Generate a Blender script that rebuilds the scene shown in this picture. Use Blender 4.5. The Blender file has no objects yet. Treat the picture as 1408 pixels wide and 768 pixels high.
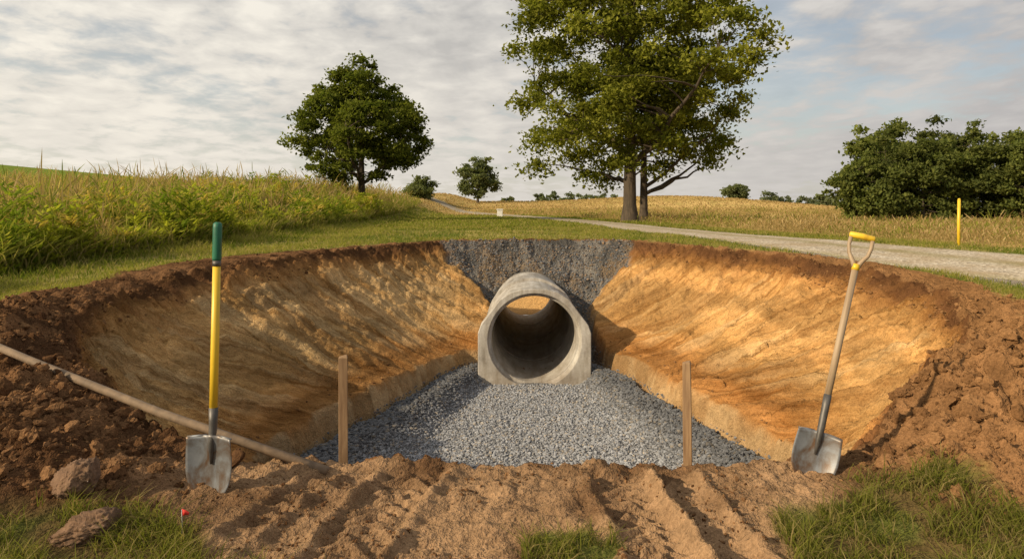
import bpy, bmesh, math
import numpy as np
from mathutils import Vector, Matrix
rng = np.random.default_rng(7)
S = bpy.context.scene
S.view_settings.view_transform = 'Standard'
S.view_settings.look = 'None'
S.view_settings.exposure = 0

# ------------------------------------------------------------ noise helpers
def _h(ix, iy, seed):
    n = (ix.astype(np.int64) * 374761393 + iy.astype(np.int64) * 668265263 + seed * 974634777) & 0xffffffff
    n = ((n ^ (n >> 13)) * 1274126177) & 0xffffffff
    n = n ^ (n >> 16)
    return (n & 0xffffff) / float(0xffffff)
def vn(x, y, seed=0):
    fx = np.floor(x); fy = np.floor(y)
    ix = fx.astype(np.int64); iy = fy.astype(np.int64)
    u = x - fx; v = y - fy
    u = u * u * u * (u * (u * 6 - 15) + 10); v = v * v * v * (v * (v * 6 - 15) + 10)
    a = _h(ix, iy, seed); b = _h(ix + 1, iy, seed); c = _h(ix, iy + 1, seed); d = _h(ix + 1, iy + 1, seed)
    return (a + (b - a) * u) * (1 - v) + (c + (d - c) * u) * v
def fbm(x, y, octv=4, seed=0, gain=0.5):
    s = np.zeros_like(x); a = 1.0; t = 0
    for i in range(octv):
        c, sn = math.cos(i * 1.1 + .4), math.sin(i * 1.1 + .4)
        s += a * vn((x * c - y * sn) * 2 ** i + 31.7 * i, (x * sn + y * c) * 2 ** i + 17.3 * i, seed + i); t += a; a *= gain
    return s / t
def billow(x, y, octv=4, seed=0, gain=0.5):
    s = np.zeros_like(x); a = 1.0; t = 0
    for i in range(octv):
        c, sn = math.cos(i * 1.3 + .2), math.sin(i * 1.3 + .2)
        s += a * np.abs(2 * vn((x * c - y * sn) * 2.1 ** i + 9.7 * i, (x * sn + y * c) * 2.1 ** i + 5.3 * i, seed + i) - 1); t += a; a *= gain
    return s / t
def aniso(u, v, octv, seed, gain=.55):   # keeps the axes aligned (for tool marks)
    s = np.zeros_like(u); a = 1.0; t = 0
    for i in range(octv):
        s += a * vn(u * 2 ** i + 13.1 * i, v * 1.5 ** i + 7.7 * i, seed + i); t += a; a *= gain
    return s / t
def ss(a, b, x):
    t = np.clip((x - a) / (b - a), 0, 1)
    return t * t * (3 - 2 * t)
def lerp(a, b, t): return a + (b - a) * t

# ------------------------------------------------------------ layout curves
def catmull(P, n, closed=True):
    P = np.array(P, float); N = len(P); out = []
    rngi = range(N) if closed else range(N - 1)
    for i in rngi:
        if closed: p0, p1, p2, p3 = P[(i - 1) % N], P[i], P[(i + 1) % N], P[(i + 2) % N]
        else: p0, p1, p2, p3 = P[max(i - 1, 0)], P[i], P[i + 1], P[min(i + 2, N - 1)]
        for k in range(n):
            t = k / n
            out.append(.5 * ((2 * p1) + (-p0 + p2) * t + (2 * p0 - 5 * p1 + 4 * p2 - p3) * t * t + (-p0 + 3 * p1 - 3 * p2 + p3) * t ** 3))
    if not closed: out.append(P[-1])
    return np.array(out)
RIM = catmull([(-1.5,4.0),(-2.1,4.25),(-3.0,4.9),(-4.1,6.2),(-4.6,7.6),(-5.0,9.4),(-4.6,10.8),(-3.5,13.3),(-1.7,15.9),(.6,16.4),(2.9,15.9),
               (4.9,12.6),(5.6,10.2),(5.3,8.2),(4.5,6.6),(3.2,5.1),(2.3,4.3),(1.5,4.0),(0,3.95)], 3)
FLR = catmull([(-.75,12.3),(-1.5,10.2),(-2.25,8.1),(-2.5,7.0),(-2.0,5.8),(-1.0,5.2),(1.2,5.2),(2.2,5.7),(2.9,6.8),(2.7,8.0),(2.1,10.2),(1.5,12.3)], 2)
ROADC = catmull([(22,2),(16,5.2),(11.6,8.4),(8.8,10.9),(7.1,14.0),(6.0,19),(5.3,26),(4.5,38),(2.5,55),(-2,75),(-12,100),(-30,125)], 8, False)
HWX = [8, 12, 14, 19, 60]; HWY = [2.0, 1.9, 1.6, 1.2, 1.3]
def poly_dist(x, y, P, closed=True):
    n = len(P); best = np.full(x.shape, 1e9); bu = np.zeros_like(x); acc = 0.
    m = n if closed else n - 1
    for i in range(m):
        a = P[i]; b = P[(i + 1) % n]; d = b - a; L2 = d @ d
        t = np.clip(((x - a[0]) * d[0] + (y - a[1]) * d[1]) / L2, 0, 1)
        dd = (x - a[0] - t * d[0]) ** 2 + (y - a[1] - t * d[1]) ** 2
        L = math.sqrt(L2); k = dd < best
        best = np.where(k, dd, best); bu = np.where(k, acc + t * L, bu); acc += L
    return np.sqrt(best), bu
def inside(x, y, P):
    c = np.zeros(x.shape, bool); n = len(P)
    for i in range(n):
        a = P[i]; b = P[(i + 1) % n]
        if a[1] == b[1]: continue
        k = ((a[1] > y) != (b[1] > y)) & (x < (b[0] - a[0]) * (y - a[1]) / (b[1] - a[1]) + a[0])
        c ^= k
    return c
CX, CZ = .39, -.735
RIN, ROUT = .755, .85
def weedx(y): return np.interp(y, [4, 8, 10.5, 14.6, 26, 45, 100, 300], [-9.5, -8.4, -7.9, -6.8, -7, -8, -12, -30])

def G(x, y):
    z = np.interp(y, [4, 7, 10, 13, 16, 40, 120], [0, .24, .48, .68, .78, .85, 1.0])
    z = z + 1.75 * ss(5.5, 13.5, -x) * ss(13, 46, y) + .105 * np.maximum(-x - 28, 0).clip(0, 90) * ss(58, 90, y)
    z = z + 3.3 * np.exp(-((x - 31) / 25) ** 2 - ((y - 135) / 45) ** 2)
    z = z + 2.0 * np.exp(-((x + 10) / 22) ** 2 - ((y - 135) / 35) ** 2)
    z = z - .55 * ss(9, 28, x) * ss(14, 45, y) * ss(110, 75, y)
    return z
def field(x, y):
    shp = x.shape; x = x.ravel().astype(float); y = y.ravel().astype(float); N = len(x)
    z = G(x, y)
    near = (np.abs(x) < 12) & (y < 24)
    dr = np.full(N, 99.); ur = np.zeros(N); df = np.full(N, 99.); ins = np.zeros(N, bool); inf = np.zeros(N, bool)
    xn, yn = x[near], y[near]
    wx = xn + .20 * (fbm(xn * 1.5, yn * 1.5, 5, 301, .6) - .5) * 2; wy = yn + .26 * (fbm(xn * 1.5 + 9, yn * 1.5, 5, 305, .6) - .5) * 2 * ss(4.2, 8, yn)
    a, b = poly_dist(wx, wy, RIM); dr[near] = a; ur[near] = b
    fwx = xn + .10 * (fbm(xn * 2.2, yn * 2.2, 4, 311, .6) - .5) * 2; fwy = yn + .10 * (fbm(xn * 2.2 + 5, yn * 2.2, 4, 315, .6) - .5) * 2
    kx = ss(12.0, 11.0, yn); fwx = lerp(xn, fwx, kx); fwy = lerp(yn, fwy, kx)
    a, _ = poly_dist(fwx, fwy, FLR); df[near] = a
    ins[near] = inside(wx, wy, RIM); inf[near] = inside(fwx, fwy, FLR)
    rd, ru = poly_dist(x, y, ROADC, False)
    hw = np.interp(y, HWX, HWY)
    road = ss(hw + .25, hw - .1, rd)
    do = np.where(ins, 0, dr)
    A = (.07 + .23 * ss(9.6, 6.4, y)) * ss(1.6, 3.0, np.abs(x)) * ss(13.5, 11, y) + .035
    A = A * np.where(x > 0, .80, 1.)
    A = A + .14 * ss(2.4, 3.6, x) * ss(6.5, 5, y)
    A = A * ss(2.6, 3.8, y)
    wid = np.where(x > 0, 1.15, 1.5)
    prof = np.where(do < .45, lerp(.62, 1, ss(0, .45, do)), ss(wid + .5, .45, do))
    berm = A * prof
    berm = berm + .28 * np.exp(-((x + 4.4) / .8) ** 2 - ((y - 5.4) / .6) ** 2) + .18 * np.exp(-((x - 3.2) / .6) ** 2 - ((y - 4.45) / .35) ** 2)
    berm = berm + .06 * np.exp(-((x + .78) / .16) ** 2 - ((y - 4.03) / .13) ** 2) + .05 * np.exp(-((x + .45) / .13) ** 2 - ((y - 3.98) / .12) ** 2)
    berm = berm * (1 - road)
    soilw = 1.0 + 1.1 * (fbm(x * 1.1, y * 1.1, 3, 5) - .5) + .35 * ss(5, 3, y)
    soilw = soilw * np.where(y > 11.5, .22 + .78 * ss(14.5, 11.5, y), 1.0) * lerp(1, .62, ss(3, 4, x) * ss(5.2, 6.2, y))
    soil = ss(soilw + .15, soilw - .12, do + .25 * (fbm(x * 7, y * 7, 3, 6) - .5))
    fg = ss(4.9, 4.2, y + .25 * (fbm(x * 2, y * 2, 3, 9) - .5)) * ss(2.8, 1.8, np.abs(x))
    soil = np.maximum(soil, ss(4.9, 4.2, y))
    gn = fbm(x * 2.6, y * 2.6, 4, 21)
    g1 = ss(-.03, .14, (x - (1.22 + .40 * (y - 2.95))) + .6 * (gn - .5)) * ss(3.66, 3.42, y + .8 * (gn - .5) + .13 * (x - 1.6))
    g2 = ss(0, .14, (-x - 1.20 - 1.3 * (y - 3.0)) + .6 * (gn - .5)) * ss(3.45, 3.22, y + .6 * (gn - .5))
    g3 = ss(.56, .66, gn + .25 * (1 - ((x - .28) / .33) ** 2 - ((y - 2.98) / .24) ** 2).clip(-2, .6))
    gpatch = np.maximum(np.maximum(g1, g2), g3 * (y < 3.5))
    gpatch = gpatch * (y < 4.3)
    soil = soil * (1 - gpatch)
    soil = np.where(ins, 1, soil)
    lump = billow(x * 2.2, y * 2.2, 5, 33, .6) - .35
    lump2 = billow(x * 6.5, y * 6.5, 4, 36, .65) - .35
    crumb = (fbm(x * 15, y * 15, 3, 40, .75) - .5)
    wB = np.clip(A / .3, 0.10, 1.3) * ss(2.3, .2, do)
    z = z + berm
    relief = soil * (1 - road) * (wB * (lump * .22 + lump2 * .12) + crumb * (.028 + .06 * wB) + (lump2 * .040 + lump * .025) * fg) + gpatch * crumb * .03
    rimlump = ss(.5, .05, np.where(ins, 0, dr)) * (billow(x * 3.4 + 3, y * 3.4, 4, 51, .6) - .3) * lerp(.09, .20, ss(4.2, 5.5, y)) * (.5 + .5 * ss(16.5, 12, y))
    zo = z + relief + rimlump + (1 - soil) * (1 - road) * (fbm(x * .8, y * .8, 3, 60) - .5) * .05
    xs = x + .04 * (fbm(y * 1.5, x * 0 + 2, 2, 70) - .5) * 2
    for (c0, sl, w) in ((-.66, .22, .15), (.62, -.10, .13), (.94, -.13, .09), (-1.2, .3, .06)):
        cc = c0 + sl * (y - 3.3)
        band = ss(w + .04, w - .02, np.abs(xs - cc)) * ss(3.95, 3.7, y) * soil * (~ins)
        lug = ss(-.2, .2, np.sin((y + np.abs(xs - cc) * .9) * 2 * math.pi / .10))
        zo = zo - band * (.016 + .028 * lug * ss(.22, .5, fbm(x * 3, y * 3, 2, 71)))
        edge = np.exp(-((np.abs(xs - cc) - w - .05) / .035) ** 2) * ss(3.95, 3.7, y) * soil
        zo = zo + edge * .034 * (.3 + 1.2 * fbm(x * 9, y * 9, 2, 72))
    t = np.where(inf, 1, dr / (dr + df + 1e-6)); t = np.where(ins, t, 0)
    gm = ((x - (CX + .22)) / lerp(1.0, 2.1, ss(-.6, .8, -1.5 + 2.3 * (1 - t)))) ** 2
    gw = np.where(ins & (y > 11.6), ss(1.15, .88, gm + .5 * (fbm(x * 3, y * 3, 4, 80) - .5)), 0) * ss(11.6, 12.6, y)
    zr = z + rimlump + relief
    bh = .40 + .20 * fbm(ur * .7, ur * 0 + 3, 3, 320)
    zb = -1.5 + bh * (1 - gw)
    up = np.clip(t / .95, 0, 1)
    upf = lerp(up, 1 - (1 - up) ** 1.5, .65)
    sg = np.where(x > .3, 1., -1.)
    ph = ur + sg * 1.15 * t
    streak = aniso(ph * 2.6, t * .9 + 3, 4, 90, .62) - .5
    streak2 = np.abs(2 * aniso(ph * 1.1 + 5, t * .8, 3, 95) - 1) - .3
    rough = billow(x * 2.5, y * 2.5, 4, 98, .6) - .35
    env = np.sin(np.clip(t, 0, 1) * math.pi) ** .6
    wallz = lerp(zr, zb, upf) + (streak * .19 + streak2 * .10 + rough * .05) * env * (1 - gw * .75) + crumb * .07 * ss(.55, 0, t) + gw * env * (rough * .16)
    low = ss(.930 + .05 * (fbm(ur * 2.5, ur * 0 + 1, 4, 322, .6) - .5), .995, t)
    zi = lerp(wallz, -1.5, low)
    hwf = np.interp(y, [5, 7, 8, 10.2, 12.3], [2.3, 2.7, 2.45, 1.8, 1.1]); cf = np.interp(y, [5, 8, 12.3], [.1, .22, .38])
    q = np.abs(x - cf) / hwf
    bank = ss(.58, .90, q + .06 * (fbm(x * 2, y * 2, 2, 97) - .5))
    zi = np.where(inf, -1.5 + .24 * bank + .02 * (fbm(x * 5, y * 5, 3, 99) - .5), zi)
    zz = np.where(ins, zi, zo)
    dm = ss(-4.6, -1.4, x) * ss(2.5, 1.3, x) * ss(18.3, 19.35, y) * ss(24.5, 20.6, y)
    zz = lerp(zz, -1.5, dm) + .13 * np.exp(-((y - 17.6) / .5) ** 2 - ((x + .6) / 3.6) ** 2)
    weed = ss(-.3, .5, weedx(y) - x)
    tanm = np.maximum(ss(1.2, 2.2, np.where(x > np.interp(y, ROADC[:, 1], ROADC[:, 0]), rd - hw, 0)), ss(60, 85, y))
    floor = inf | (ins & (t > .965))
    grassm = (1 - soil) * (1 - road) * (1 - ss(.02, .15, dm)) * (~ins)
    out = dict(z=zz, soil=soil, ins=ins, t=t, ur=ur, ph=ph, gw=gw, floor=floor, bank=bank, road=road, dm=dm, weed=weed, tan=tanm, grass=grassm, do=do, wB=wB, rd=rd, hw=hw, fg=fg, inf=inf, low=low)
    return {k: v.reshape(shp) for k, v in out.items()}

# ------------------------------------------------------------ mesh helper
def make_mesh(name, V, F, col=None, attrs=None, mat=None, smooth=False):
    V = np.asarray(V, np.float32); F = np.asarray(F, np.int32)
    me = bpy.data.meshes.new(name)
    me.vertices.add(len(V)); me.vertices.foreach_set("co", V.ravel())
    n = F.shape[1]
    me.loops.add(F.size); me.loops.foreach_set("vertex_index", F.ravel())
    me.polygons.add(len(F)); me.polygons.foreach_set("loop_start", np.arange(0, F.size, n, dtype=np.int32))
    me.update(calc_edges=True)
    me.polygons.foreach_set("use_smooth", np.full(len(F), bool(smooth)))
    if col is not None:
        a = me.attributes.new("Col", 'FLOAT_COLOR', 'POINT')
        c = np.ones((len(V), 4), np.float32); c[:, :3] = col
        a.data.foreach_set("color", c.ravel())
    for k, v in (attrs or {}).items():
        a = me.attributes.new(k, 'FLOAT', 'POINT'); a.data.foreach_set("value", np.asarray(v, np.float32).ravel())
    ob = bpy.data.objects.new(name, me); S.collection.objects.link(ob)
    if mat is not None: me.materials.append(mat)
    return ob
def empty(name, loc=(0, 0, 0)):
    e = bpy.data.objects.new(name, None); e.location = loc; e.empty_display_size = .2
    S.collection.objects.link(e); return e
def tube(pts, rad, nseg=8, cap=True):
    pts = np.asarray(pts, float); n = len(pts); rad = np.broadcast_to(rad, (n,))
    T = np.gradient(pts, axis=0); T /= np.linalg.norm(T, axis=1)[:, None] + 1e-9
    up = np.array([0, 0, 1.]) if abs(T[0, 2]) < .9 else np.array([0, 1., 0])
    V = []
    for i in range(n):
        a = np.cross(T[i], up); a /= np.linalg.norm(a) + 1e-9; b = np.cross(a, T[i])
        up = b if abs(T[i] @ up) > .98 else up
        th = np.arange(nseg) / nseg * 2 * math.pi
        V.append(pts[i] + rad[i] * (np.cos(th)[:, None] * a + np.sin(th)[:, None] * b))
    V = np.concatenate(V); F = []
    for i in range(n - 1):
        for k in range(nseg):
            k2 = (k + 1) % nseg
            F.append((i * nseg + k, i * nseg + k2, (i + 1) * nseg + k2, (i + 1) * nseg + k))
    if cap:
        c0 = len(V); V = np.vstack([V, pts[0], pts[-1]])
        for k in range(0, nseg, 1):
            k2 = (k + 1) % nseg
            F.append((c0, k2, k, c0)); F.append((c0 + 1, (n - 1) * nseg + k, (n - 1) * nseg + k2, c0 + 1))
    return V, np.array(F)
def bm_obj(name, V, F, mat, parent=None, smooth=True, bevel=0):
    me = bpy.data.meshes.new(name)
    FF = [tuple(dict.fromkeys(int(i) for i in f)) for f in F]
    me.from_pydata([tuple(v) for v in V], [], FF); me.update()
    bm = bmesh.new(); bm.from_mesh(me); bmesh.ops.recalc_face_normals(bm, faces=bm.faces); bm.to_mesh(me); bm.free()
    for p in me.polygons: p.use_smooth = smooth
    ob = bpy.data.objects.new(name, me); S.collection.objects.link(ob); me.materials.append(mat)
    if parent: ob.parent = parent
    if bevel:
        m = ob.modifiers.new("b", 'BEVEL'); m.width = bevel; m.segments = 2; m.limit_method = 'ANGLE'
    return ob

# ------------------------------------------------------------ materials
def newmat(name):
    m = bpy.data.materials.new(name); m.use_nodes = True; nt = m.node_tree; nt.nodes.clear()
    return m, nt, nt.nodes.new("ShaderNodeOutputMaterial")
def N(nt, typ, **kw):
    n = nt.nodes.new(typ)
    for k, v in kw.items():
        if k.startswith("_"): setattr(n, k[1:], v)
        else: n.inputs[k.replace("__", " ")].default_value = v
    return n
def L(nt, a, b): nt.links.new(a, b)
def ramp(nt, fac, stops):
    r = nt.nodes.new("ShaderNodeValToRGB"); e = r.color_ramp.elements
    while len(e) < len(stops): e.new(.5)
    for i, (p, c) in enumerate(stops):
        e[i].position = p; e[i].color = (*c, 1) if len(c) == 3 else c
    if fac is not None: L(nt, fac, r.inputs[0])
    return r
def math_n(nt, op, a, b=None, c=None):
    n = nt.nodes.new("ShaderNodeMath"); n.operation = op
    for i, v in enumerate((a, b, c)):
        if v is None: continue
        if isinstance(v, (int, float)): n.inputs[i].default_value = v
        else: L(nt, v, n.inputs[i])
    return n.outputs[0]
def mixc(nt, fac, a, b, mode='MIX'):
    n = nt.nodes.new("ShaderNodeMix"); n.data_type = 'RGBA'; n.blend_type = mode
    for sock, v in ((n.inputs[0], fac), (n.inputs[6], a), (n.inputs[7], b)):
        if isinstance(v, (int, float)): sock.default_value = v
        elif isinstance(v, tuple): sock.default_value = (*v, 1)
        else: L(nt, v, sock)
    return n.outputs[2]
def noise(nt, vec, scale, detail=4, rough=.55, dist=0):
    n = N(nt, "ShaderNodeTexNoise", Scale=scale, Detail=detail, Roughness=rough, Distortion=dist)
    if vec is not None: L(nt, vec, n.inputs["Vector"])
    return n

def mat_ground():
    m, nt, out = newmat("ground_mat")
    co = nt.nodes.new("ShaderNodeNewGeometry").outputs["Position"]
    at = lambda s: N(nt, "ShaderNodeAttribute", _attribute_name=s)
    col = at("Col").outputs["Color"]; grav = at("gravel").outputs["Fac"]; wall = at("wall").outputs["Fac"]
    ph = at("ph").outputs["Fac"]; wv = at("wv").outputs["Fac"]
    n1 = noise(nt, co, 9, 3, .7); n2 = noise(nt, co, 60, 2, .7)
    f = math_n(nt, 'MULTIPLY_ADD', n1.outputs["Fac"], 1.0, .5)
    f2 = math_n(nt, 'MULTIPLY_ADD', n2.outputs["Fac"], 1.3, .35)
    f = math_n(nt, 'MULTIPLY', f, f2)
    g = nt.nodes.new("ShaderNodeCombineColor")
    for i in range(3): L(nt, f, g.inputs[i])
    c = mixc(nt, 1.0, col, g.outputs[0], 'MULTIPLY')
    cv = nt.nodes.new("ShaderNodeCombineXYZ")
    L(nt, ph, cv.inputs[0]); L(nt, math_n(nt, 'MULTIPLY', wv, .13), cv.inputs[1])
    ns = noise(nt, cv.outputs[0], 5.5, 4, .78, .1)
    rs = ramp(nt, ns.outputs["Fac"], [(.36, (.64, .57, .50)), (.5, (1, 1, 1)), (.62, (1, 1, 1))])
    rs.color_ramp.elements[2].color = (1.16, 1.20, 1.28, 1)
    c = mixc(nt, wall, c, mixc(nt, 1.0, c, rs.outputs[0], 'MULTIPLY'))
    vo = N(nt, "ShaderNodeTexVoronoi", Scale=40.0); L(nt, co, vo.inputs["Vector"])
    gr = ramp(nt, vo.outputs["Color"], [(0, (.55, .55, .55)), (1, (1.5, 1.5, 1.5))])
    c = mixc(nt, grav, c, mixc(nt, 1.0, col, gr.outputs[0], 'MULTIPLY'))
    b = N(nt, "ShaderNodeBsdfDiffuse", Roughness=.6)
    L(nt, c, b.inputs["Color"])
    bn = noise(nt, co, 30, 3, .75)
    hb = math_n(nt, 'MULTIPLY_ADD', n1.outputs["Fac"], 1.5, bn.outputs["Fac"])
    hb = math_n(nt, 'ADD', hb, math_n(nt, 'MULTIPLY', math_n(nt, 'MULTIPLY', ns.outputs["Fac"], wall), 2.4))
    hb = math_n(nt, 'SUBTRACT', hb, math_n(nt, 'MULTIPLY', math_n(nt, 'MULTIPLY', vo.outputs["Distance"], grav), 2.0))
    bp = N(nt, "ShaderNodeBump", Strength=.9, Distance=.04); L(nt, hb, bp.inputs["Height"])
    L(nt, bp.outputs[0], b.inputs["Normal"]); L(nt, b.outputs[0], out.inputs[0])
    return m
def mat_foliage(name, trans=.35, boost=1.0):
    m, nt, out = newmat(name)
    col = N(nt, "ShaderNodeAttribute", _attribute_name="Col").outputs["Color"]
    d = N(nt, "ShaderNodeBsdfDiffuse"); L(nt, col, d.inputs["Color"])
    t = nt.nodes.new("ShaderNodeBsdfTranslucent")
    L(nt, mixc(nt, 1.0, col, (1.3 * boost, 1.4 * boost, .7 * boost), 'MULTIPLY'), t.inputs[0])
    mx = N(nt, "ShaderNodeMixShader", Fac=trans); L(nt, d.outputs[0], mx.inputs[1]); L(nt, t.outputs[0], mx.inputs[2])
    L(nt, mx.outputs[0], out.inputs[0]); return m
def mat_col(name, bump=.5, scale=60, dist=.01):
    m, nt, out = newmat(name)
    co = nt.nodes.new("ShaderNodeNewGeometry").outputs["Position"]
    col = N(nt, "ShaderNodeAttribute", _attribute_name="Col").outputs["Color"]
    n = noise(nt, co, scale, 2, .7)
    r = ramp(nt, n.outputs["Fac"], [(.25, (.55, .55, .55)), (.75, (1.35, 1.35, 1.35))])
    b = N(nt, "ShaderNodeBsdfDiffuse", Roughness=.6)
    L(nt, mixc(nt, 1.0, col, r.outputs[0], 'MULTIPLY'), b.inputs["Color"])
    if bump:
        bp = N(nt, "ShaderNodeBump", Strength=bump, Distance=dist); L(nt, n.outputs["Fac"], bp.inputs["Height"]); L(nt, bp.outputs[0], b.inputs["Normal"])
    L(nt, b.outputs[0], out.inputs[0]); return m
def mat_simple(name, stops, scale=(8, 8, 8), rough=.6, metal=0, bump=.3, dist=.004, detail=5, nscale=1.0, coord='Object'):
    m, nt, out = newmat(name)
    tc = nt.nodes.new("ShaderNodeTexCoord"); mp = nt.nodes.new("ShaderNodeMapping"); mp.inputs["Scale"].default_value = scale
    L(nt, tc.outputs[coord], mp.inputs[0]); n = noise(nt, mp.outputs[0], nscale, detail, .65, .4)
    r = ramp(nt, n.outputs["Fac"], stops)
    b = N(nt, "ShaderNodeBsdfPrincipled", Roughness=rough, Metallic=metal)
    L(nt, r.outputs[0], b.inputs["Base Color"])
    L(nt, math_n(nt, 'MULTIPLY_ADD', n.outputs["Fac"], .35, rough - .17), b.inputs["Roughness"])
    bp = N(nt, "ShaderNodeBump", Strength=bump, Distance=dist); L(nt, n.outputs["Fac"], bp.inputs["Height"]); L(nt, bp.outputs[0], b.inputs["Normal"])
    L(nt, b.outputs[0], out.inputs[0]); return m
M_ground = mat_ground()
M_leaf = mat_foliage("leaf_mat", .42)
M_grass = mat_foliage("grass_mat", .45)
M_dry = mat_foliage("dry_grass_mat", .38, .95)
M_clod = mat_col("clod_mat", .8, 60, .02)
M_stone = mat_col("gravel_mat", 0, 90, .004)
M_bark = mat_simple("bark_mat", [(.3, (.035, .026, .018)), (.7, (.12, .09, .06))], (9, 9, 1.5), .9, 0, .9, .05)
M_wood = mat_simple("weathered_wood_mat", [(.3, (.11, .075, .045)), (.7, (.25, .175, .11))], (12, 12, 12), .75, 0, .5, .003)
M_ash = mat_simple("ash_handle_mat", [(.3, (.25, .17, .10)), (.7, (.44, .33, .21))], (40, 40, 2.5), .55, 0, .3, .002)
M_stake = mat_simple("stake_wood_mat", [(.3, (.17, .095, .045)), (.7, (.36, .23, .12))], (45, 45, 4), .8, 0, .5, .003)
M_steel = mat_simple("worn_steel_mat", [(.40, (.11, .062, .034)), (.48, (.14, .125, .115)), (.60, (.20, .215, .235)), (.8, (.28, .29, .30))], (9, 9, 6), .45, .35, .4, .002)
M_dsteel = mat_simple("dark_steel_mat", [(.3, (.06, .055, .05)), (.7, (.16, .15, .14))], (20, 20, 10), .5, .5, .3, .002)
M_yel = mat_simple("yellow_fiberglass_mat", [(.25, (.50, .30, .03)), (.45, (.74, .48, .03)), (.8, (.82, .56, .045))], (14, 14, 5), .42, 0, .15, .001)
M_green = mat_simple("green_grip_mat", [(.3, (.01, .09, .05)), (.7, (.02, .17, .09))], (20, 20, 12), .5, 0, .2, .001)
M_red = mat_simple("red_flag_mat", [(.3, (.6, .03, .02)), (.7, (.8, .05, .03))], (20, 20, 20), .6)
M_wire = mat_simple("wire_mat", [(.3, (.2, .2, .2)), (.7, (.35, .35, .35))], (20, 20, 20), .5, .7)
M_white = mat_simple("white_paint_mat", [(.3, (.6, .59, .56)), (.7, (.78, .77, .74))], (5, 5, 5), .6)
M_rock = mat_simple("earthy_rock_mat", [(.3, (.11, .06, .033)), (.55, (.22, .13, .075)), (.8, (.34, .22, .135))], (11, 11, 11), .95, 0, 1.0, .04, 8)
m, nt, out = newmat("concrete_mat"); tc = nt.nodes.new("ShaderNodeTexCoord"); oc = tc.outputs["Object"]
a1 = noise(nt, oc, 2.2, 5, .65, .3); a2 = noise(nt, oc, 26, 4, .7)
mp = nt.nodes.new("ShaderNodeMapping"); mp.inputs["Scale"].default_value = (5, .8, .9); L(nt, oc, mp.inputs[0]); a3 = noise(nt, mp.outputs[0], 2.0, 5, .6)
c = ramp(nt, a1.outputs["Fac"], [(.28, (.30, .28, .25)), (.5, (.46, .435, .395)), (.72, (.58, .56, .51))]).outputs[0]
c = mixc(nt, 1.0, c, ramp(nt, a3.outputs["Fac"], [(.35, (.68, .65, .60)), (.6, (1, 1, 1))]).outputs[0], 'MULTIPLY')
c = mixc(nt, 1.0, c, ramp(nt, a2.outputs["Fac"], [(.3, (.8, .8, .8)), (.6, (1, 1, 1))]).outputs[0], 'MULTIPLY')
sx = nt.nodes.new("ShaderNodeSeparateXYZ"); L(nt, oc, sx.inputs[0])
dz = math_n(nt, 'ADD', sx.outputs[2], math_n(nt, 'MULTIPLY', a1.outputs["Fac"], .5))
mr = N(nt, "ShaderNodeMapRange"); mr.inputs[1].default_value = -.62; mr.inputs[2].default_value = -.15; mr.inputs[3].default_value = .5; mr.inputs[4].default_value = 0; L(nt, dz, mr.inputs[0])
c = mixc(nt, mr.outputs[0], c, (.24, .18, .12))
b = N(nt, "ShaderNodeBsdfPrincipled", Roughness=.88); L(nt, c, b.inputs["Base Color"])
bp = N(nt, "ShaderNodeBump", Strength=.45, Distance=.008); L(nt, a2.outputs["Fac"], bp.inputs["Height"]); L(nt, bp.outputs[0], b.inputs["Normal"]); L(nt, b.outputs[0], out.inputs[0])
M_conc = m

# ------------------------------------------------------------ ground sheet
def axis(spec, grow, far):
    out = [spec[0][0]]
    for a, b, s in spec:
        n = max(1, round((b - a) / s)); out += list(np.linspace(a, b, n + 1)[1:])
    s = spec[-1][2]
    while out[-1] < far: s *= grow; out.append(out[-1] + s)
    return np.array(out)
xp = axis([(0, 3.2, .018), (3.2, 6.2, .028)], 1.06, 900.); X = np.concatenate([-xp[:0:-1], xp])
yf = axis([(2.4, 4.7, .013), (4.7, 9, .03), (9, 20.2, .04)], 1.045, 1500.)
yb = axis([(0, 2.3, .1)], 1.2, 60.); Y = np.concatenate([2.4 - yb[:0:-1], yf])
XX, YY = np.meshgrid(X, Y); fd = field(XX, YY)
nx, ny = len(X), len(Y)
V = np.stack([XX, YY, fd['z']], -1).reshape(-1, 3)
I = np.arange(nx * ny).reshape(ny, nx)
F = np.stack([I[:-1, :-1], I[:-1, 1:], I[1:, 1:], I[1:, :-1]], -1).reshape(-1, 4)
rr = np.hypot(V[:, 0] - CX, V[:, 2] - CZ); bad = (rr < RIN + .035) & (V[:, 1] > 11.95) & (V[:, 1] < 19.75)
F = F[~bad[F].any(1)]
def C(*a): return np.array(a)
x, y = XX.ravel(), YY.ravel(); d = {k: v.ravel() for k, v in fd.items()}
n1 = fbm(x * .7, y * .7, 4, 101)[:, None]; n2 = fbm(x * 3, y * 3, 4, 103)[:, None]; n3 = fbm(x * .05, y * .05, 4, 105)[:, None]; n4 = fbm(x*.02, y*.25, 4, 106)[:, None]
gcol = lerp(C(.13, .155, .03), C(.33, .28, .09), ss(.35, .65, n1 * .5 + n2 * .5))
tcol = lerp(C(.35, .24, .08), C(.52, .37, .15), ss(.3, .7, n3 * .5 + n4 * .5)); tcol = lerp(tcol, C(.24, .22, .06), .5 * ss(.5, .7, n1))
gcol = lerp(gcol, tcol, d['tan'][:, None])
wcol = lerp(C(.12, .12, .035), C(.33, .24, .09), ss(15, 45, y)[:, None] * .8)
gcol = lerp(gcol, wcol, (d['weed'] * (1 - ss(60, 80, y)))[:, None])
hill = (ss(-32, -45, x) * ss(60, 80, y))[:, None]
gcol = lerp(gcol, C(.22, .29, .055), hill)
fgc = lerp(C(.14, .078, .040), C(.34, .215, .12), ss(.3, .7, n2 * .6 + n1 * .4))
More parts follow.
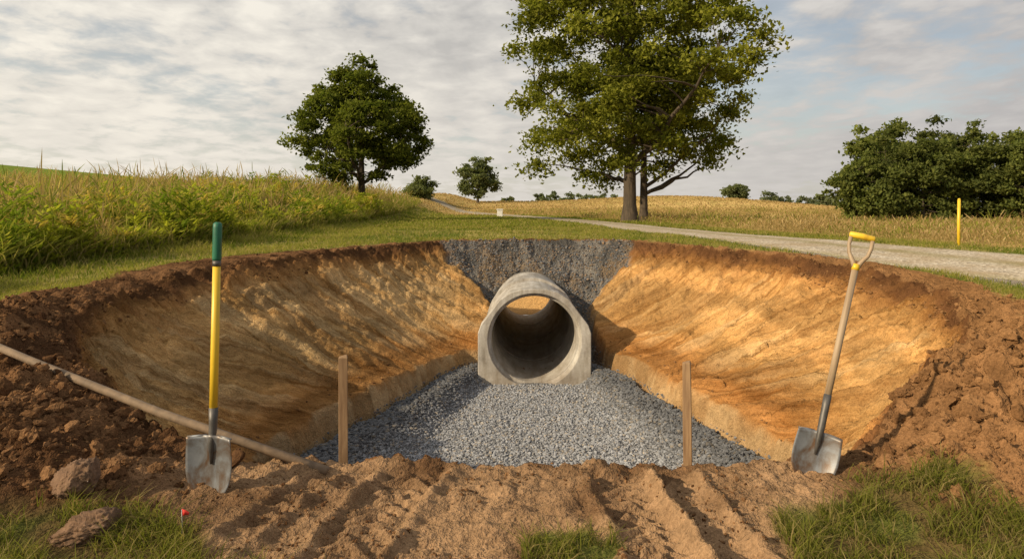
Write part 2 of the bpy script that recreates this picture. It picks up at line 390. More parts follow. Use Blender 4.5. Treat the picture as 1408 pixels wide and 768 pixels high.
gcol = np.where((y < 4.6)[:, None], lerp(C(.12, .085, .035), C(.11, .12, .03), ss(.4, .6, n2)), gcol)
bermc = lerp(C(.10, .052, .026), C(.235, .126, .06), ss(.3, .7, n2))
bermc = lerp(bermc, C(.33, .175, .07), (.45 * ss(1, 4, x))[:, None])
sc = lerp(bermc, fgc, (ss(4.3, 3.9, y) * ss(2.3, 1.4, np.abs(x)))[:, None])
col = lerp(gcol, sc, d['soil'][:, None])
t = d['t']
un = aniso(d['ph'] * 1.2, t * 2.0, 4, 111); tt = t + .14 * (un - .5) * ss(.95, .8, t) + .03 * (fbm(d['ur'] * 3, t * 6, 3, 114) - .5)
lay = fbm(d['ur'] * .35, t * 9, 4, 112)
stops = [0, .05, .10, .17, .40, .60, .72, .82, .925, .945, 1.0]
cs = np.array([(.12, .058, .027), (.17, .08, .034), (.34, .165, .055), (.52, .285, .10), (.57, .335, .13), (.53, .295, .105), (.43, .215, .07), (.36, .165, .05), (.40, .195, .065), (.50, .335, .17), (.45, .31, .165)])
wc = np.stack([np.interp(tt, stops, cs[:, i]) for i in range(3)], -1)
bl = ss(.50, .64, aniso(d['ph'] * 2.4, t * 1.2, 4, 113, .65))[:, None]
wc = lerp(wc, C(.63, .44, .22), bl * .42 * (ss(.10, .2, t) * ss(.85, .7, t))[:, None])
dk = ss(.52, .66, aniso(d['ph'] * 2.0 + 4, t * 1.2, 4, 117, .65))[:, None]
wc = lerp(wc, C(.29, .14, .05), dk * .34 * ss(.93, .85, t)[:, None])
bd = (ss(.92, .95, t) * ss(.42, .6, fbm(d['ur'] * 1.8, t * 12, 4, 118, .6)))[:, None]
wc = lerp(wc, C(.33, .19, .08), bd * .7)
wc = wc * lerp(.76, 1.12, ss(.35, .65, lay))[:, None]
wc = lerp(wc, wc * C(.84, .90, .98), ss(0, -2, x)[:, None])  # left wall's shaded side painted into the colour: darker and cooler
gc = lerp(C(.10, .096, .09), C(.22, .205, .185), ss(.3, .7, n2)); gc = lerp(gc, C(.27, .19, .11), .6 * ss(.5, .7, fbm(x * 2, y * 2, 4, 119))[:, None])
wc = lerp(wc, gc, d['gw'][:, None])
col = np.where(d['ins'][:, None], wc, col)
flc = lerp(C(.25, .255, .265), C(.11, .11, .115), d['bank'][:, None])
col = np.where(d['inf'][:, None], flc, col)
col = lerp(col, C(.34, .30, .24), (d['road'] * (~d['ins']))[:, None])
col = lerp(col, C(.60, .38, .16), ss(.03, .3, d['dm'])[:, None])
gravA = np.where(d['inf'], 1., np.where(d['ins'], d['gw'] * .6, d['road'] * .7))
wallA = np.where(d['ins'] & ~d['inf'], ss(.02, .12, t) * (1 - d['gw']) * ss(.97, .9, t), 0)
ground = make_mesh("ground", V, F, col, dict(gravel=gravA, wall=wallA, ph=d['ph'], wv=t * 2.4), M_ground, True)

# ------------------------------------------------------------ gravel road sheet
P = ROADC; T = np.gradient(P, axis=0); T /= np.linalg.norm(T, axis=1)[:, None]; Nn = np.stack([T[:, 1], -T[:, 0]], -1)
ts = np.linspace(0, len(P) - 1, 420); PP = np.stack([np.interp(ts, range(len(P)), P[:, i]) for i in range(2)], -1)
NN = np.stack([np.interp(ts, range(len(P)), Nn[:, i]) for i in range(2)], -1)
hw = np.interp(PP[:, 1], HWX, HWY)
W = np.linspace(-1, 1, 17); edge = 1 + .14 * (fbm(ts * .7, ts * 0 + 1, 4, 121) - .5) * 2
R = PP[:, None, :] + NN[:, None, :] * (W[None, :, None] * (hw * edge)[:, None, None])
fr = field(R[..., 0], R[..., 1]); crown = .03 * (1 - W ** 2)[None, :]
rz = G(R[..., 0], R[..., 1]) + .018 + crown
rz = np.maximum(rz, fr['z'] * (fr['do'] > .1) + .006) ; rz[:, 0] -= .05; rz[:, -1] -= .05
RV = np.concatenate([R, rz[..., None]], -1).reshape(-1, 3)
I = np.arange(len(RV)).reshape(len(ts), 17); RF = np.stack([I[:-1, :-1], I[:-1, 1:], I[1:, 1:], I[1:, :-1]], -1).reshape(-1, 4)
m, nt, out = newmat("gravel_road_mat")
co = nt.nodes.new("ShaderNodeNewGeometry").outputs["Position"]
vo = N(nt, "ShaderNodeTexVoronoi", Scale=24.0); L(nt, co, vo.inputs["Vector"]); nn = noise(nt, co, 1.6, 6, .7)
at = N(nt, "ShaderNodeAttribute", _attribute_name="track").outputs["Fac"]
c = ramp(nt, vo.outputs["Color"], [(0, (.18, .16, .13)), (.5, (.37, .33, .27)), (1, (.58, .53, .45))]).outputs[0]
c = mixc(nt, ramp(nt, nn.outputs["Fac"], [(.4, (0, 0, 0)), (.65, (.8, .8, .8))]).outputs[0], c, (.29, .225, .145))
c = mixc(nt, at, c, (.19, .17, .07))
b = N(nt, "ShaderNodeBsdfDiffuse", Roughness=.6); L(nt, c, b.inputs["Color"])
bp = N(nt, "ShaderNodeBump", Strength=.7, Distance=.03); L(nt, vo.outputs["Distance"], bp.inputs["Height"]); L(nt, bp.outputs[0], b.inputs["Normal"]); L(nt, b.outputs[0], out.inputs[0])
tr = np.broadcast_to(np.maximum(.6 * np.exp(-(W / .16) ** 2), .8 * ss(.78, 1, np.abs(W)))[None, :], rz.shape) * (.4 + 1.1 * fbm(R[..., 0] * 2, R[..., 1] * 2, 3, 122))
make_mesh("gravel_road", RV, RF, None, dict(track=tr), m, True)

# ------------------------------------------------------------ scatter: stones / clods
def ico(sub, seed, amp):
    bm = bmesh.new(); bmesh.ops.create_icosphere(bm, subdivisions=sub, radius=1)
    v = np.array([q.co[:] for q in bm.verts]); f = np.array([[q.index for q in p.verts] for p in bm.faces]); bm.free()
    r = np.random.default_rng(seed)
    if sub <= 1: v = v * (1 + amp * (r.random(len(v))[:, None] - .5) * 2)
    else:
        v = v * (1 + amp * 2 * (fbm(v[:, 0] * 1.6 + seed * 7 + v[:, 2], v[:, 1] * 1.6 + v[:, 2] * 1.3, 4, seed, .65) - .5))[:, None] * (1 + .5 * amp * (r.random(len(v))[:, None] - .5))
        for q in range(4):
            dn_ = r.normal(size=3); dn_ /= np.linalg.norm(dn_); h_ = .45 + .3 * r.random(); o_ = v @ dn_ - h_; v = v - np.where(o_ > 0, o_ * .85, 0)[:, None] * dn_
    return v, f
def scatter(name, variants, pos, size, cols, mat, squash=.7, smooth=False):
    N_ = len(pos); Vs = []; Fs = []; Cs = []; off = 0
    a = rng.random(N_) * 6.283; tl = (rng.random((N_, 2)) - .5) * 1.4; which = rng.integers(0, len(variants), N_)
    ca, sa = np.cos(a), np.sin(a)
    for k, (bv, bf) in enumerate(variants):
        id_ = np.where(which == k)[0]
        if not len(id_): continue
        s = size[id_][:, None] * (np.array([1, .8, squash]) * (.7 + .6 * rng.random((len(id_), 3))))
        v = bv[None] * s[:, None, :]
        vx = v[..., 0] + tl[id_, 0][:, None] * v[..., 2]; vz = v[..., 2] - tl[id_, 0][:, None] * v[..., 0] * .5; vy = v[..., 1] + tl[id_, 1][:, None] * vz * .6
        w = np.stack([vx * ca[id_][:, None] - vy * sa[id_][:, None], vx * sa[id_][:, None] + vy * ca[id_][:, None], vz], -1) + pos[id_][:, None, :]
        Vs.append(w.reshape(-1, 3)); Fs.append((bf[None] + (np.arange(len(id_)) * len(bv))[:, None, None] + off).reshape(-1, 3))
        Cs.append(np.repeat(cols[id_], len(bv), 0)); off += len(id_) * len(bv)
    return make_mesh(name, np.concatenate(Vs), np.concatenate(Fs), np.concatenate(Cs), None, mat, smooth)
v1 = [ico(1, i, .30) for i in range(6)]; v2 = [ico(2, 20 + i, .6) for i in range(6)]; v3 = [ico(3, 40 + i, .6) for i in range(6)]
n = 72000; px = rng.uniform(-2.9, 3.3, n); py = rng.uniform(6.8, 16.3, n); f = field(px, py)
k = (f['inf'] | ((f['t'] > .95) & (rng.random(n) < .5)) | ((f['gw'] > .5) & (rng.random(n) < .45))) & ~((np.hypot(px - CX, f['z'] - CZ) < ROUT + .03) & (py > 11.8)) ; px, py = px[k], py[k]; f = {q: w[k] for q, w in f.items()}
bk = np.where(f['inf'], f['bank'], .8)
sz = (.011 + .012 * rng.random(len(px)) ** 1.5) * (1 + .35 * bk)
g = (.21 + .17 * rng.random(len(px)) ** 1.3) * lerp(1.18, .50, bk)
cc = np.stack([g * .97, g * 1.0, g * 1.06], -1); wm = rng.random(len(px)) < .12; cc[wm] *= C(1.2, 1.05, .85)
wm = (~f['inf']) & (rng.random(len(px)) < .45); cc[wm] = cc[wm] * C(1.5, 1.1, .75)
zst = np.where(f['inf'], f['z'], np.where(f['gw'] > .5, f['z'], np.minimum(f['z'], -1.26)))
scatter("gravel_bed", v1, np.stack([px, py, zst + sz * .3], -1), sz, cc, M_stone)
def soilcol(px, n):
    b_ = lerp(C(.095, .048, .024), C(.27, .148, .07), rng.random(n)[:, None]); return lerp(b_, C(.33, .175, .07), (.45 * ss(1, 4, px))[:, None])
n = 190000; px = rng.uniform(-7, 7.5, n); py = 2.7 + 12.5 * rng.random(n) ** 1.8; f = field(px, py)
pr = f['soil'] * (~f['ins']) * np.clip(f['wB'], .20, 1) * (1 - f['road']) + f['ins'] * (f['t'] < .14) * .5 + f['ins'] * ((f['t'] > .80) & (f['t'] < .93)) * .10
cl = fbm(px * 2.5, py * 2.5, 4, 140); k = rng.random(n) < pr * ss(.35, .6, cl); px, py = px[k], py[k]; f = {q: w[k] for q, w in f.items()}
sz = .004 + .008 * rng.random(len(px)) ** 2 + .035 * rng.random(len(px)) ** 12 * f['wB'] + .02 * rng.random(len(px)) ** 5 * (py > 6)
scatter("soil_clods", v2, np.stack([px, py, f['z'] + sz * .15], -1), sz, soilcol(px, len(px)), M_clod, .75, False)
n = 1600; px = np.concatenate([rng.normal(-2.75, .6, n // 2), rng.normal(2.75, .6, n // 2)]); py = np.concatenate([rng.normal(4.0, .5, n // 2), rng.normal(4.3, .45, n // 2)])
f = field(px, py); k = (f['soil'] > .6) & (~f['ins']) & (py > 3.1) & (np.abs(px) > 1.6); px, py = px[k], py[k]; z = f['z'][k]
sz = .012 + .055 * rng.random(len(px)) ** 4.5
scatter("earth_lumps", v3, np.stack([px, py, z + sz * .12], -1), sz, soilcol(px, len(px)), M_clod, .7, False)
for (cx_, cy_, s, sq, sd) in ((-2.17, 3.42, .135, .72, 3), (-1.93, 3.13, .15, .46, 5)):
    bv, bf = ico(5, sd + 50, .35); z0 = float(field(np.array([cx_]), np.array([cy_]))['z'][0])
    bv = bv * (1 + .05 * (billow(bv[:, 0] * 5 + bv[:, 2] * 3, bv[:, 1] * 5 - bv[:, 2] * 2, 4, sd) - .4))[:, None]
    vv = bv * np.array([s, s * .7, s * sq])
    a = .35; vv = np.stack([vv[:, 0] * math.cos(a) - vv[:, 1] * math.sin(a), vv[:, 0] * math.sin(a) + vv[:, 1] * math.cos(a), vv[:, 2] + .12 * vv[:, 0]], -1)
    o = make_mesh("rock", vv, bf, None, None, M_rock, True); o.location = (cx_, cy_, z0 + s * sq * .5)

# ------------------------------------------------------------ grass
def blades(pos, h, w, lean, cb, ct, levels=((0, 1), (.5, .8)), tipf=1.0, join=None):
    n = len(pos); fa = rng.random(n) * math.pi; la = rng.random(n) * 2 * math.pi
    fx = np.stack([np.cos(fa), np.sin(fa), 0 * fa], -1); lv = np.stack([np.cos(la), np.sin(la), 0 * la], -1) * (lean * h)[:, None]
    Vs = []; Cs = []
    for hf, wf in levels:
        c = pos + lv * hf ** 2 + np.array([0, 0, 1]) * (h * hf * (1 - .25 * lean * hf))[:, None]
        Vs += [c - fx * (w * wf / 2)[:, None], c + fx * (w * wf / 2)[:, None]]
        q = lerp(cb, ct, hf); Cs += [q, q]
    Vs.append(pos + lv * tipf + np.array([0, 0, 1]) * (h * (1 - .25 * lean))[:, None]); Cs.append(ct)
    k = len(Vs); Vv = np.stack(Vs, 1).reshape(-1, 3); Cv = np.stack(Cs, 1).reshape(-1, 3)
    tri = []
    for i in range(len(levels) - 1): a = 2 * i; tri += [(a, a + 1, a + 3), (a, a + 3, a + 2)]
    a = 2 * (len(levels) - 1); tri.append((a, a + 1, a + 2))
    Fv = (np.array(tri)[None] + (np.arange(n) * k)[:, None, None]).reshape(-1, 3)
    join.append((Vv, Fv, Cv))
def joined(name, parts, mat):
    off = 0; V_, F_, C_ = [], [], []
    for v, f, c in parts: V_.append(v); F_.append(f + off); C_.append(c); off += len(v)
    return make_mesh(name, np.concatenate(V_), np.concatenate(F_), np.concatenate(C_), None, mat)
def gpal(n, patch, dry=.2):
    a = lerp(C(.10, .14, .018), C(.23, .26, .04), rng.random(n)[:, None]); a = lerp(a, C(.38, .34, .085), (.65 * patch)[:, None])
    k = rng.random(n) < dry; a[k] = lerp(C(.48, .37, .16), C(.32, .27, .10), rng.random(k.sum())[:, None]); return a
parts = []
n = 85000; px = rng.uniform(-2.9, 3.1, n); py = rng.uniform(2.5, 4.3, n); f = field(px, py); tuft = fbm(px * 6, py * 6, 3, 150)
k = (f['grass'] > .25) & (~f['ins']) & (rng.random(n) < ss(.32, .60, tuft) * f['grass']) & (f['do'] > 0); px, py, z, tf = px[k], py[k], f['z'][k], tuft[k]
h = (.03 + .11 * rng.random(len(px)) ** 1.5) * (.4 + 1.2 * tf)
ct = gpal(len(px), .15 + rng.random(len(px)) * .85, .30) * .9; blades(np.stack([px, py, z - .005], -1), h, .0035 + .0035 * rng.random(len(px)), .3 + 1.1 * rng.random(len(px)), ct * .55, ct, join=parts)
n = 1800; px = rng.uniform(-2.4, 2.4, n); py = rng.uniform(2.7, 4.0, n); f = field(px, py); k = (f['do'] > .03); px, py, z = px[k], py[k], f['z'][k]
ct = lerp(C(.42, .31, .16), C(.25, .17, .08), rng.random(len(px))[:, None]); blades(np.stack([px, py, z + .004], -1), .012 + .008 * rng.random(len(px)), .002 + 0 * px, 2.2 + 1.2 * rng.random(len(px)), ct, ct, join=parts)
n = 330000; py = 6 + 24 * rng.random(n) ** 1.35; px = rng.uniform(-1, 1, n) * (py * .8 + 2.5); f = field(px, py); pt = fbm(px * .9, py * .9, 4, 101)
k = (f['grass'] > .3) & (f['weed'] < .6) & (f['tan'] < .6) & (rng.random(n) < .2 + 1.1 * pt); px, py, z, pt, do_ = px[k], py[k], f['z'][k], pt[k], f['do'][k]
h = (.035 + .055 * rng.random(len(px))) * (.7 + .8 * pt) * (1 + (py - 8) * .01); edge_w = ss(1.6, 0, px - weedx(py)); h = h * (1 + 1.8 * edge_w + 1.0 * ss(.4, 0, do_) * rng.random(len(px)) * (py < 17))
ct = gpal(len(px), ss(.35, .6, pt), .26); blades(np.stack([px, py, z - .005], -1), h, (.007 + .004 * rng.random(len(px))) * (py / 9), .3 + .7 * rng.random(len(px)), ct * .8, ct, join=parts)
n = 50000; py = 28 + 60 * rng.random(n) ** 1.3; px = rng.uniform(-.45, .3, n) * py; f = field(px, py)
k = (f['grass'] > .4) & (f['weed'] < .5) & (f['tan'] < .5); px, py, z = px[k], py[k], f['z'][k]
ct = gpal(len(px), rng.random(len(px)), .2); blades(np.stack([px, py, z], -1), .08 + .1 * rng.random(len(px)), .0014 * py, .5 + 0 * px, ct * .8, ct, join=parts)
joined("grass", parts, M_grass)

# ------------------------------------------------------------ meadow weeds (left) and dry field (right)
parts = []
def tanp(n): return lerp(C(.30, .19, .08), C(.54, .40, .20), rng.random(n)[:, None])
PL = ((0, .35), (.60, .22), (.80, 1.0), (.90, .8))
n = 88000; py = 7 + 75 * rng.random(n) ** 1.7; px = weedx(py) - (2 + py * .75) * rng.random(n) ** 1.2 + .2; f = field(px, py)
k = (f['weed'] > .25) & (px > -py * .82 - 2); px, py, z = px[k], py[k], f['z'][k]; cl = ss(.25, .72, fbm(px * .9, py * .9, 4, 160, .6))
inn = ss(.3, 2.6, weedx(py) - px)
h = (.40 + .45 * rng.random(len(px)) + .65 * rng.random(len(px)) ** 4) * (.42 + .88 * cl) * lerp(.62, 1.2, inn); tp = tanp(len(px)); gg = gpal(len(px), rng.random(len(px)), 0)
gr = rng.random(len(px)) < lerp(.7, .28, inn) * ss(.25, .55, fbm(px * .45, py * .45, 3, 161)) * 1.4; tp[gr] = gg[gr] * 1.05
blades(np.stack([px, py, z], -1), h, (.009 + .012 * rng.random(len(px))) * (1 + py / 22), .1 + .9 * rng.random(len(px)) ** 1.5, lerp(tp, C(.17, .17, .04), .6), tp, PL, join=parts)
n = 70000; py = 7 + 60 * rng.random(n) ** 1.8; px = weedx(py) - (1.5 + py * .6) * rng.random(n) ** 1.5 + .5; f = field(px, py); k = f['weed'] > .1; px, py, z = px[k], py[k], f['z'][k]
ct = gpal(len(px), .3 + rng.random(len(px)) * .7, .4); h = .25 + .45 * rng.random(len(px))
blades(np.stack([px, py, z], -1), h, (.010 + .012 * rng.random(len(px))) * (1 + py / 22), .3 + .6 * rng.random(len(px)), ct * .65, ct, join=parts)
joined("meadow_weeds", parts, M_grass)
def leaf_quads(c, ax, bx):
    fold = np.cross(ax, bx); fold = fold / (np.linalg.norm(fold, axis=1)[:, None] + 1e-9) * np.linalg.norm(bx, axis=1)[:, None] * .35
    return np.stack([c - ax, c + bx + fold, c + ax, c - bx + fold], 1).reshape(-1, 3)
def rdir(n): v = rng.normal(size=(n, 3)); return v / np.linalg.norm(v, axis=1)[:, None]
npl = 1500; py = 7.5 + 34 * rng.random(npl) ** 1.5; px = weedx(py) - .1 - (1.0 + .28 * py) * rng.random(npl) ** 1.6; f = field(px, py)
hh = (.30 + .72 * rng.random(npl)) * (.30 + 1.05 * ss(.3, .7, fbm(px * .9, py * .9, 3, 170))); nl = 55
tz = rng.random((npl, nl)) ** .8; ang = rng.random((npl, nl)) * 6.28; rad = (.05 + .22 * (1 - tz * .6)) * rng.random((npl, nl)) ** .5 * 1.4
c = np.stack([px[:, None] + np.cos(ang) * rad, py[:, None] + np.sin(ang) * rad, f['z'][:, None] + hh[:, None] * (.1 + .95 * tz)], -1).reshape(-1, 3); n = len(c)
ax = np.stack([np.cos(ang), np.sin(ang), .1 + .8 * rng.random(ang.shape)], -1).reshape(-1, 3) * (.045 + .03 * rng.random(n))[:, None] * (1 + np.repeat(py, nl) / 45)[:, None]
bx = np.cross(ax, rdir(n) * .5 + np.array([0, 0, 1.])) * .40
pc = np.repeat(lerp(C(.13, .18, .02), C(.36, .35, .05), rng.random(npl)[:, None]), nl, 0) * (.6 + .65 * tz.reshape(-1, 1))
yl = np.repeat(rng.random(npl) < .25, nl) & (tz.ravel() > .8); pc[yl] = C(.52, .39, .10)
make_mesh("weed_bushes", leaf_quads(c, ax, bx), np.arange(4 * n).reshape(-1, 4), np.repeat(pc, 4, 0), None, M_grass)

parts = []
n = 105000; py = 12 + 78 * rng.random(n) ** 1.5; xr = np.interp(py, ROADC[16:, 1], ROADC[16:, 0]); px = xr + 1.6 + (py * .9) * rng.random(n); f = field(px, py)
k = (f['tan'] > .25) & (px < py * .82 + 2) & (f['road'] < .1); px, py, z = px[k], py[k], f['z'][k]; cl = fbm(px * .5, py * .5, 4, 180, .6)
h = (.12 + .30 * rng.random(len(px)) + .3 * rng.random(len(px)) ** 5) * (.3 + 1.3 * cl) * lerp(.35, 1, f['tan'][k]) * lerp(.5, 1., ss(14, 22, py)); tp = tanp(len(px)) * 1.0; gg = gpal(len(px), rng.random(len(px)), 0); gr = rng.random(len(px)) < ss(.35, .7, fbm(px * .2, py * .3, 3, 181)) * .6; tp[gr] = gg[gr]
blades(np.stack([px, py, z], -1), h, (.009 + .010 * rng.random(len(px))) * (1 + py / 22), .15 + .6 * rng.random(len(px)), lerp(tp, C(.18, .15, .045), .5), tp, PL, join=parts)
n = 38000; py = 60 + 110 * rng.random(n) ** 1.1; px = rng.uniform(-.25, .8, n) * py; f = field(px, py); k = (f['tan'] > .3) & (f['road'] < .1); px, py, z = px[k], py[k], f['z'][k]
tp = tanp(len(px)); blades(np.stack([px, py, z], -1), .10 + .16 * rng.random(len(px)), .0014 * py, .3 + 0 * px, tp * .9, tp, join=parts)
joined("dry_field_grass", parts, M_dry)

# ------------------------------------------------------------ trees
def tree_arrays(loc, H, ch, rx, rz, ncl, nlf, ls, tr, cols, limbs=12, clr=.14, low=-1.0, haze=0., amp=.4, zmin=.0):
    loc = np.array(loc, float); leaves = []; cols_ = []; tubes = []
    d = rdir(ncl); d[:, 2] = np.where(d[:, 2] < low, -d[:, 2], d[:, 2]); r = rng.random(ncl) ** (1 / 2.8)
    az = np.arctan2(d[:, 1], d[:, 0]); seed = int(rng.integers(1, 9999))
    mod = 1 - amp / 2 + amp * vn(az * 1.3 + 10, d[:, 2] * 2.2 + 5, seed)
    cc = d * (r * mod)[:, None] * np.array([rx, rx, rz]) + np.array([0, 0, ch])
    cc[:, :2] *= (1.08 - .25 * np.clip((cc[:, 2] - ch) / rz, -.4, 1))[:, None]
    rad_ = np.hypot(cc[:, 0], cc[:, 1]); zl = zmin + .9 * np.clip(1 - rad_ / (rx * .6), 0, 1) * (zmin > 0); cc[:, 2] = np.where(cc[:, 2] < zl, zl + rng.random(ncl) * 1.5, cc[:, 2])
    cr = rx * clr * (.65 + .8 * rng.random(ncl))
    nt_ = 14; tz = np.linspace(0, 1, nt_); wob = np.stack([(vn(tz * 3, tz * 0 + 1, seed) - .5) * rx * .12, (vn(tz * 3, tz * 0 + 7, seed) - .5) * rx * .12, tz * 0], -1) * tz[:, None]
    tp = np.stack([0 * tz, 0 * tz, tz * (ch + rz * .55)], -1) + wob; rd_ = tr * ((1 - tz) ** .8 * .9 + .08); rd_[0] *= 1.5; tp[0, 2] = -.3
    tubes.append((tp, rd_)); nodes = [tp[4:]]; nr = [rd_[4:]]
    for j in rng.choice(ncl, min(limbs, ncl), replace=False):
        e = cc[j]; s = np.clip((e[2] - np.hypot(e[0], e[1]) * .75) / tp[-1, 2], .18, .8); st = np.array([np.interp(s, tz, tp[:, i]) for i in range(3)])
        q = np.linspace(0, 1, 9)[:, None]; mid = st * .45 + e * .55; mid[2] = lerp(st[2], e[2], .42) ; b = (1 - q) ** 2 * st + 2 * q * (1 - q) * mid + q * q * e
        b[1:-1] += (rng.random((7, 3)) - .5) * rx * .05; r0 = np.interp(s, tz, rd_) * .55; rr_ = r0 * (1 - q[:, 0] * .82); tubes.append((b, rr_)); nodes.append(b[2:]); nr.append(rr_[2:])
    nodes = np.concatenate(nodes); nr = np.concatenate(nr)
    for j in range(ncl):
        e = cc[j]; dd = np.linalg.norm(nodes - e, axis=1) + 2.0 * np.maximum(nodes[:, 2] - e[2], 0); i = np.argmin(dd); st = nodes[i]
        q = np.linspace(0, 1, 5)[:, None]; b = st + (e - st) * q; b[1:-1] += (rng.random((3, 3)) - .5) * rx * .05; b[1:-1, 2] += rx * .02; r0 = min(nr[i] * .6, tr * .16)
        tubes.append((b, r0 * (1 - .85 * q[:, 0]) + .008))
    for j in range(ncl):
        n = int(nlf * (cr[j] / (rx * clr)) ** 1.6); v = rdir(n); rr_ = rng.random(n) ** .55 * cr[j]
        sp = 1 + .6 * (vn(np.arctan2(v[:, 1], v[:, 0]) * 2.2 + 8, v[:, 2] * 3 + 4, seed + j) - .5) * 2
        c = cc[j] + v * (rr_ * sp)[:, None] * np.array([1.15, 1.15, .7]); c[:, 2] -= .18 * (rr_ ** 2) / cr[j]
        leaves.append(c); tone = .75 + .5 * rng.random(); mixv = np.clip(rng.random(n) * .7 + .3 * rng.random(), 0, 1)[:, None]
        cols_.append(lerp(np.array(cols[0]), np.array(cols[1]), mixv) * tone)
    c = np.concatenate(leaves) ; n = len(c); cl = np.concatenate(cols_)
    a = rdir(n) + np.array([0, 0, -.25]); a /= np.linalg.norm(a, axis=1)[:, None]; b = np.cross(a, rdir(n) * .6 + np.array([0, 0, 1.])); b /= np.linalg.norm(b, axis=1)[:, None] + 1e-6
    s = ls * (.6 + .7 * rng.random(n))[:, None]; LV = leaf_quads(c + loc, a * s * .62, b * s * .42)
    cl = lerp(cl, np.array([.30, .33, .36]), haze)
    TV = []; TF = []; off = 0
    for p, r in tubes:
        v, f = tube(p, r, 9 if r[0] > tr * .4 else 5, False); TV.append(v + loc); TF.append(f + off); off += len(v)
    return LV, np.repeat(cl, 4, 0), np.concatenate(TV), np.concatenate(TF)
def make_tree(name, *a, **k):
    e = empty(name, a[0]); LV, LC, TV, TF = tree_arrays((0, 0, 0), *a[1:], **k)
    o = make_mesh("foliage", LV, np.arange(len(LV)).reshape(-1, 4), LC, None, M_leaf); o.parent = e
    o = make_mesh("trunk", TV, TF, None, None, M_bark, True); o.parent = e
    return e
def gz(x, y): return float(field(np.array([x], float), np.array([y], float))['z'][0])
cols = ((.09, .11, .016), (.28, .275, .045))
make_tree("maple_tree", (6.9, 40, gz(6.9, 40) - .05), 17, 9.4, 6.6, 8.4, 280, 240, .20, .42, cols, limbs=22, clr=.125, low=-.97, amp=.5, zmin=1.9)
make_tree("maple_tree", (8.0, 41.5, gz(8, 41.5) - .05), 12, 6.8, 4.9, 4.3, 80, 220, .20, .27, cols, limbs=9, clr=.16, low=-.8, zmin=2.4)
cols2 = ((.065, .09, .016), (.20, .215, .038))
make_tree("oak_tree", (-9.9, 45, gz(-9.9, 45)), 9.5, 5.3, 3.85, 4.15, 210, 190, .2, .26, cols2, limbs=14, clr=.15, low=-.95, amp=.3, zmin=1.2)
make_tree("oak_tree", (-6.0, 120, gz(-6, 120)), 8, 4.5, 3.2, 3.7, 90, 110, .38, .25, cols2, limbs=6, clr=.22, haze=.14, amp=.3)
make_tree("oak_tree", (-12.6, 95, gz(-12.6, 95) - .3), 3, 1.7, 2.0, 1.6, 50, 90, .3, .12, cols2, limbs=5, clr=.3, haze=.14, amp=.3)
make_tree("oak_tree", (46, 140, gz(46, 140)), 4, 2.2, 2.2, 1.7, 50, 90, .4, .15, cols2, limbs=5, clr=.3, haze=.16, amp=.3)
def grove(name, lst, hz):
    e = empty(name, (0, 0, 0)); A, B, Cc, D = [], [], [], []; off = 0
    for (x_, y_, h_, w_, nc, nl, ls_) in lst:
        tn = .8 + .4 * rng.random()
        q = tree_arrays((x_, y_, gz(x_, y_)), h_, h_ * .50, w_, h_ * .50, nc, nl, ls_, .2, (tuple(tn * v for v in (.065, .09, .018)), tuple(tn * v for v in (.20, .215, .045))), limbs=5, clr=.25, low=-.99, haze=hz, amp=.3)
        A.append(q[0]); B.append(q[1]); Cc.append(q[2]); D.append(q[3] + off); off += len(q[2])
    A = np.concatenate(A); o = make_mesh("foliage", A, np.arange(len(A)).reshape(-1, 4), np.concatenate(B), None, M_leaf); o.parent = e
    o = make_mesh("trunks", np.concatenate(Cc), np.concatenate(D), None, None, M_bark, True); o.parent = e
lst = []
hs = [5.6, 7.3, 8.0, 7.4, 9.0, 8.4, 9.6, 8.2, 9.4, 10.2, 9, 10, 9.5]
for i in range(12):
    x_ = 33.2 + i * 2.7 + rng.uniform(-.4, .4); y_ = 63 + rng.uniform(-1.5, 2.5); lst.append((x_, y_, hs[i] + .3, 2.3 + .7 * rng.random(), 75, 130, .28))
for i in range(9):
    lst.append((37 + i * 3.6 + rng.uniform(-1, 1), 69 + rng.uniform(0, 3), 8.8 + 2.0 * rng.random(), 3.1, 45, 110, .36))
grove("forest", lst, 0.04)
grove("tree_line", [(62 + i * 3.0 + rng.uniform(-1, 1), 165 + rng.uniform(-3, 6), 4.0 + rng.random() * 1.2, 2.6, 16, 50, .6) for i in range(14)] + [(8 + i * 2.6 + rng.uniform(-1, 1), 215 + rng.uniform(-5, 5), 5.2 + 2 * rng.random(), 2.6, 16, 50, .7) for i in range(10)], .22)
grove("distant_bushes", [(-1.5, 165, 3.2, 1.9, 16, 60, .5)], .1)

# ------------------------------------------------------------ concrete pipe
pipe = empty("concrete_pipe", (CX, 11.8, CZ))
Rin, Ro = RIN, ROUT; yend = 7.85
joints = [1.9, 4.0, 6.1]
inner = [(Rin, .12)]
for j in joints: inner += [(Rin, j - .02), (Rin + .03, j - .012), (Rin + .03, j + .012), (Rin, j + .02)]
inner.append((Rin, yend)); outer = [(Ro, yend)]
for j in reversed(joints): outer += [(Ro, j + .20), (Ro + .05, j + .12), (Ro + .05, j - .10), (Ro + .015, j - .105), (Ro, j - .11)]
outer.append((Ro, .12)); prof = inner + outer; ns = 96; PV = []; PF = []
for r, yy in prof:
    for k in range(ns): a = k / ns * 2 * math.pi; PV.append((r * math.cos(a), yy, r * math.sin(a)))
npf = len(prof)
for i in range(npf):
    for k in range(ns):
        i2 = (i + 1) % npf; k2 = (k + 1) % ns; PF.append((i * ns + k, i * ns + k2, i2 * ns + k2, i2 * ns + k))
o = bm_obj("barrel", PV, PF, M_conc, pipe, True)
m_ = o.modifiers.new("e", 'EDGE_SPLIT'); m_.split_angle = math.radians(40)
